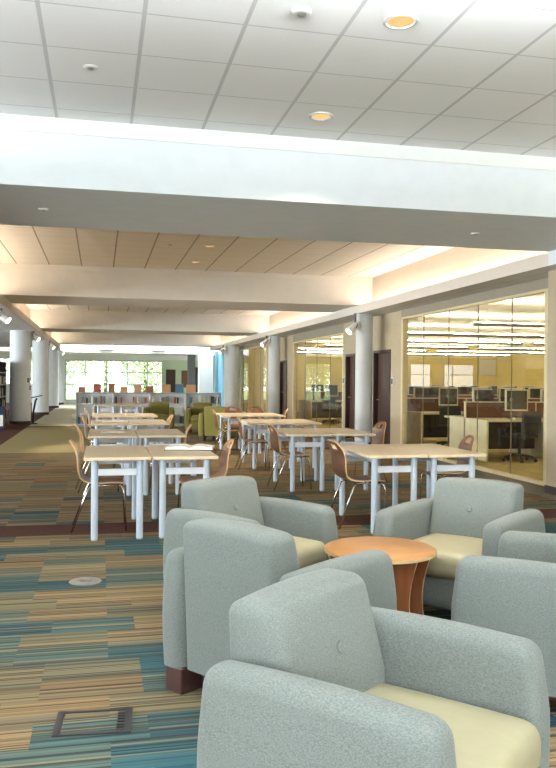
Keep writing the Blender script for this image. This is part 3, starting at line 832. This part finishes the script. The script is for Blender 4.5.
# ================================================================== COMPUTER LAB
ROWS = [(12.6, 6.65, 2, 'nearest'), (15.5, 6.65, 3, 'second'), (19.4, 6.65, 5, 'third'), (24.4, 6.65, 6, 'farthest')]
SW = 1.45
d0 = m0 = mb0 = lc0 = None
cn = ['first', 'second', 'third', 'fourth', 'fifth', 'sixth']
def make_desk(label, loc, rz):
    t = thing('lab_desk', label, 'desk', loc, rz, 'computer desks in the glazed lab')
    pbox('desktop', M['desk_white'], t, 0, SW-.01, 0, .86, .70, .735)
    pbox('side_panel', M['desk_white'], t, .0, .04, .02, .86, 0, .70); pbox('side_panel', M['desk_white'], t, SW-.05, SW-.01, .25, .86, 0, .70)
    pbox('modesty_panel', M['black'], t, .04, SW-.05, .78, .81, .15, .70, r=0)
    s = pbox('privacy_screen', M['burgundy'], t, 0, SW-.01, .84, .87, .735, 1.02)
    pbox('screen_cap', M['desk_white'], s, 0, SW-.01, .835, .875, 1.02, 1.04, r=0); pbox('screen_post', M['desk_white'], s, -.012, .012, .83, .88, .735, 1.02, r=0)
    return t
def make_monitor(label, loc, rz):
    t = thing('computer_monitor', label, 'monitor', loc, rz, 'monitors in the computer lab')
    bm = bmesh.new(); bbox(bm, -.215, .215, -.02, .03, .14, .54, r=.01); b_ = obj('casing', bm, M['bezel'], t)
    pbox('display', M['screen'], b_, -.19, .19, -.023, -.02, .17, .515, r=0)
    bm = bmesh.new(); bbox(bm, -.20, .20, .03, .10, .16, .52, r=.02); obj('rear_shell', bm, M['black'], t)
    bm = bmesh.new(); bbox(bm, -.04, .04, .02, .06, .01, .2, r=.005); obj('neck', bm, M['black'], t)
    bm = bmesh.new(); bbox(bm, -.13, .13, -.08, .13, 0, .02, r=.008); obj('foot', bm, M['black'], t)
    return t
def make_lab_chair(label, loc, rz):
    t = thing('office_chair', label, 'chair', loc, rz, 'black office chairs in the lab')
    bm = bmesh.new(); pillow(bm, (.23, .23, .035), .03, (0, 0, .46), None, 3, 3); obj('seat', bm, M['black_fabric'], t, True)
    def fb(p): p = Vector(p); p.y -= .35*p.x*p.x*3; p.y -= .1*(p.z)*.6; return p
    bm = bmesh.new(); pillow(bm, (.22, .03, .20), .028, (0, -.23, .70), fb, 5, 3); obj('backrest', bm, M['black_fabric'], t, True)
    bm = bmesh.new(); tube(bm, [(0, -.1, .42), (0, -.24, .45), (0, -.27, .62)], .02); obj('back_support', bm, M['black'], t, True)
    bm = bmesh.new(); cyl(bm, (0, 0), .028, .1, .43, 14); obj('gas_lift', bm, M['black'], t, True, 40)
    bm = bmesh.new()
    for k in range(5): tube(bm, [(0, 0, .12), (.15*math.cos(k*2*PI/5+.3), .15*math.sin(k*2*PI/5+.3), .11), (.28*math.cos(k*2*PI/5+.3), .28*math.sin(k*2*PI/5+.3), .075)], .022)
    obj('star_base', bm, M['black'], t, True)
    for k in range(5):
        a = k*2*PI/5+.3; bm = bmesh.new(); cyl(bm, (.28*math.sin(a), .03), .03, .28*math.cos(a)-.015, .28*math.cos(a)+.015, 14, axis='x'); obj('caster', bm, M['black'], t, True, 40)
    for s in (-1, 1):
        bm = bmesh.new(); tube(bm, [(s*.2, .05, .44), (s*.27, .05, .46), (s*.27, .05, .64), (s*.27, -.12, .66)], .015); obj('armrest', bm, M['black'], t, True)
    return t
for r_i, (y, x0, n, rn) in enumerate(ROWS):
    for k in range(n):
        x = x0+k*SW
        near_lab = 'cream lab desk, %s from the glass in the %s row, open towards the hall' % (cn[k], rn)
        far_lab = 'cream lab desk, %s from the glass in the %s row, beyond the privacy screen' % (cn[k], rn)
        if d0 is None: d0 = make_desk(near_lab, (x, y, 0), 0)
        else: dup(d0, (x, y, 0), 0, near_lab)
        dup(d0, (x+SW-.01, y+1.77, 0), PI, far_lab)
        ml = 'beige framed monitor facing the hall on the %s desk of the %s lab row' % (cn[k], rn)
        mx = x+.85
        if m0 is None: m0 = make_monitor(ml, (mx, y+.5, .736), R(-8))
        else: dup(m0, (mx, y+.5, .736), R(-8+5*(k % 3)), ml)
        dup(m0, (x+.55, y+1.25, .736), R(180+6), 'monitor turned away, black rear, beyond the %s desk of the %s lab row' % (cn[k], rn))
        cl = 'black office chair at the %s desk of the %s row in the lab' % (cn[k], rn)
        if lc0 is None: lc0 = make_lab_chair(cl, (x+.62, y-.02, 0), R(15))
        else: dup(lc0, (x+.62+.1*(k % 2), y-.08, 0), R(-25+30*(k % 3)), cl)
        if True:
            tt = thing('computer_keyboard', 'keyboard in front of the monitor on the %s desk of the %s lab row' % (cn[k], rn), 'keyboard', (mx, y+.22, .736), 0, 'keyboards in the lab')
            pbox('body', M['bezel'], tt, -.22, .22, -.07, .07, 0, .02); pbox('keys', M['fixture'], tt, -.21, .21, -.055, .055, .02, .026, r=0)
# pendants
pn = 0
for y in (10.2, 13.4, 16.7, 20.0, 23.3, 26.6, 29.9):
    x = 6.75; n_ = 4
    for k in range(2):
        xa, xb = (6.75, 11.6) if k == 0 else (12.0, 16.8)
        t = thing('linear_pendant', 'linear pendant lamp in the lab, %s row from the front, %s half' % (['first', 'second', 'third', 'fourth', 'fifth', 'sixth', 'seventh'][pn], ['window', 'far'][k]), 'lamp', (xa, y, 2.45), 0, 'linear pendants in the lab')
        L = xb-xa
        pbox('housing', M['fixture_dark'], t, 0, L, -.05, .05, 0, .03, r=0)
        for a_ in (-.055, .05): pbox('lip', M['fixture_dark'], t, 0, L, a_, a_+.005, 0, .062, r=0)
        bm = bmesh.new(); tube(bm, [(.04, 0, .055), (L/2, 0, .055), (L-.04, 0, .055)], .018, 8); obj('tube', bm, M['pendant'], t, True)
        for xx in (.3, L-.3):
            bm = bmesh.new(); cyl(bm, (xx, 0), .005, .03, .5, 6); obj('hanger', bm, M['fixture'], t)
    pn += 1
# poster on the yellow wall
t = thing('wall_sign', 'white sheet pinned on the yellow lab wall', 'poster', (0, 32.99, 0))
pbox('sheet', M['paper'], t, 17.0, 17.8, -.01, 0, 1.7, 2.4, r=0)
pbox('frame', M['fixture'], t, 16.97, 17.83, -.006, 0, 1.67, 2.43, r=0)

# ================================================================== OUTSIDE
sbox('ground_outside', M['grass'], -40, 40, 46.2, 100, -.2, -.1)
def tree(x, y, h, r, mat, label, seed):
    rnd = random.Random(seed)
    t = thing('tree', label, 'tree', (x, y, -.1), 0, 'trees outside the far windows')
    bm = bmesh.new(); tube(bm, [(0, 0, 0), (.05, .02, h*.3), (-.04, 0, h*.6), (.02, 0, h*.85)], .16, 10)
    for k in range(5):
        a = rnd.uniform(0, 2*PI); tube(bm, [(0, 0, h*(.3+.1*k)), (r*.6*math.cos(a), r*.6*math.sin(a), h*(.45+.1*k))], .05, 6)
    obj('trunk', bm, M['bark'], t, True)
    bm = bmesh.new()
    for k in range(3200):
        while True:
            p = Vector((rnd.uniform(-1, 1), rnd.uniform(-1, 1), rnd.uniform(-1, 1)))
            if .25 < p.length < 1: break
        p = Vector((p.x*r, p.y*r, h*.55 + p.z*h*.48)); s = rnd.uniform(.07, .16)
        u = Vector((rnd.uniform(-1, 1), rnd.uniform(-1, 1), rnd.uniform(-1, 1))).normalized(); w = u.orthogonal().normalized(); q = u.cross(w)
        bm.faces.new([bm.verts.new(p + w*s*a_ + u*s*b_*.6 + q*.03*c_) for a_, b_, c_ in ((-1, 0, 0), (0, -1, 1), (1, 0, 0), (0, 1, 1))])
    obj('foliage', bm, mat, t)
for k, (x, y, h, r, mat, lab) in enumerate(((-2.6, 55, 6.5, 2.2, 'leaf', 'leftmost tree outside the far window'), (.4, 60, 7.5, 2.6, 'leaf2', 'pale tree behind the left middle of the far window'), (3.0, 54, 6.0, 1.9, 'leaf', 'tree behind the right middle of the far window'), (6.4, 67, 7, 2.4, 'leaf2', 'tree at the right side of the far window'), (-6.0, 62, 7, 2.6, 'leaf2', 'tree outside beyond the left columns'))):
    tree(x, y, h, r, M[mat], lab, k)

# ================================================================== LIGHT
w = bpy.data.worlds.new('sky'); SC.world = w; w.use_nodes = True
nt = w.node_tree; nt.nodes.clear()
bg = nt.nodes.new('ShaderNodeBackground'); wo = nt.nodes.new('ShaderNodeOutputWorld')
bg.inputs[0].default_value = (.93, .97, 1.0, 1); bg.inputs[1].default_value = 5.0
nt.links.new(bg.outputs[0], wo.inputs[0])
def area(name, loc, rot, sx, sy, power, color=(1, 1, 1)):
    l = bpy.data.lights.new(name, 'AREA'); l.shape = 'RECTANGLE'; l.size = sx; l.size_y = sy; l.energy = power; l.color = color
    o = bpy.data.objects.new(name, l); COL.objects.link(o); o.location = loc; o.rotation_euler = rot; return o
area('daylight_front_window', (-1.4, -5.3, 1.8), (R(125), 0, 0), 12.5, 3.0, 300, (.86, .94, 1))
area('added_fill_left_near', (-12.3, 1.6, 2.0), (R(115), 0, R(-90)), 10, 2.2, 420, (.86, .94, 1))  # fill lamp at the added near left window, aimed up at the ceiling
area('daylight_left_window', (-12.3, 19.5, 1.7), (R(90), 0, R(-90)), 20, 1.7, 2600, (.88, .95, 1))
area('daylight_skylight', (1.5, 39.8, 5.2), (0, 0, 0), 8, 2.2, 500, (.95, .98, 1))

# ================================================================== CAMERA
cam = bpy.data.cameras.new('camera'); co = bpy.data.objects.new('camera', cam); COL.objects.link(co)
cam.sensor_fit = 'HORIZONTAL'; cam.sensor_width = 36; cam.lens = 36*782/556; cam.clip_end = 300; cam.clip_start = .05
TH = R(12.82); PIT = -4.5/782; ROLL = .0085
fw = Vector((math.sin(TH)*math.cos(PIT), math.cos(TH)*math.cos(PIT), math.sin(PIT)))
rt = Vector((math.cos(TH), -math.sin(TH), 0)); up = rt.cross(fw)
Rv = rt*math.cos(ROLL) + up*math.sin(ROLL); Uv = up*math.cos(ROLL) - rt*math.sin(ROLL)
mw = Matrix((Rv, Uv, -fw)).transposed().to_4x4(); mw.translation = (0, 0, 1.42)
co.matrix_world = mw
SC.camera = co
vs = SC.view_settings
SC.display_settings.display_device = 'sRGB'
vs.view_transform = 'Standard'; vs.look = 'None'; vs.gamma = 1; vs.use_curve_mapping = False; vs.exposure = 0.25
SC.cycles.use_denoising = True
SC.cycles.max_bounces = 10; SC.cycles.diffuse_bounces = 6; SC.cycles.transparent_max_bounces = 16
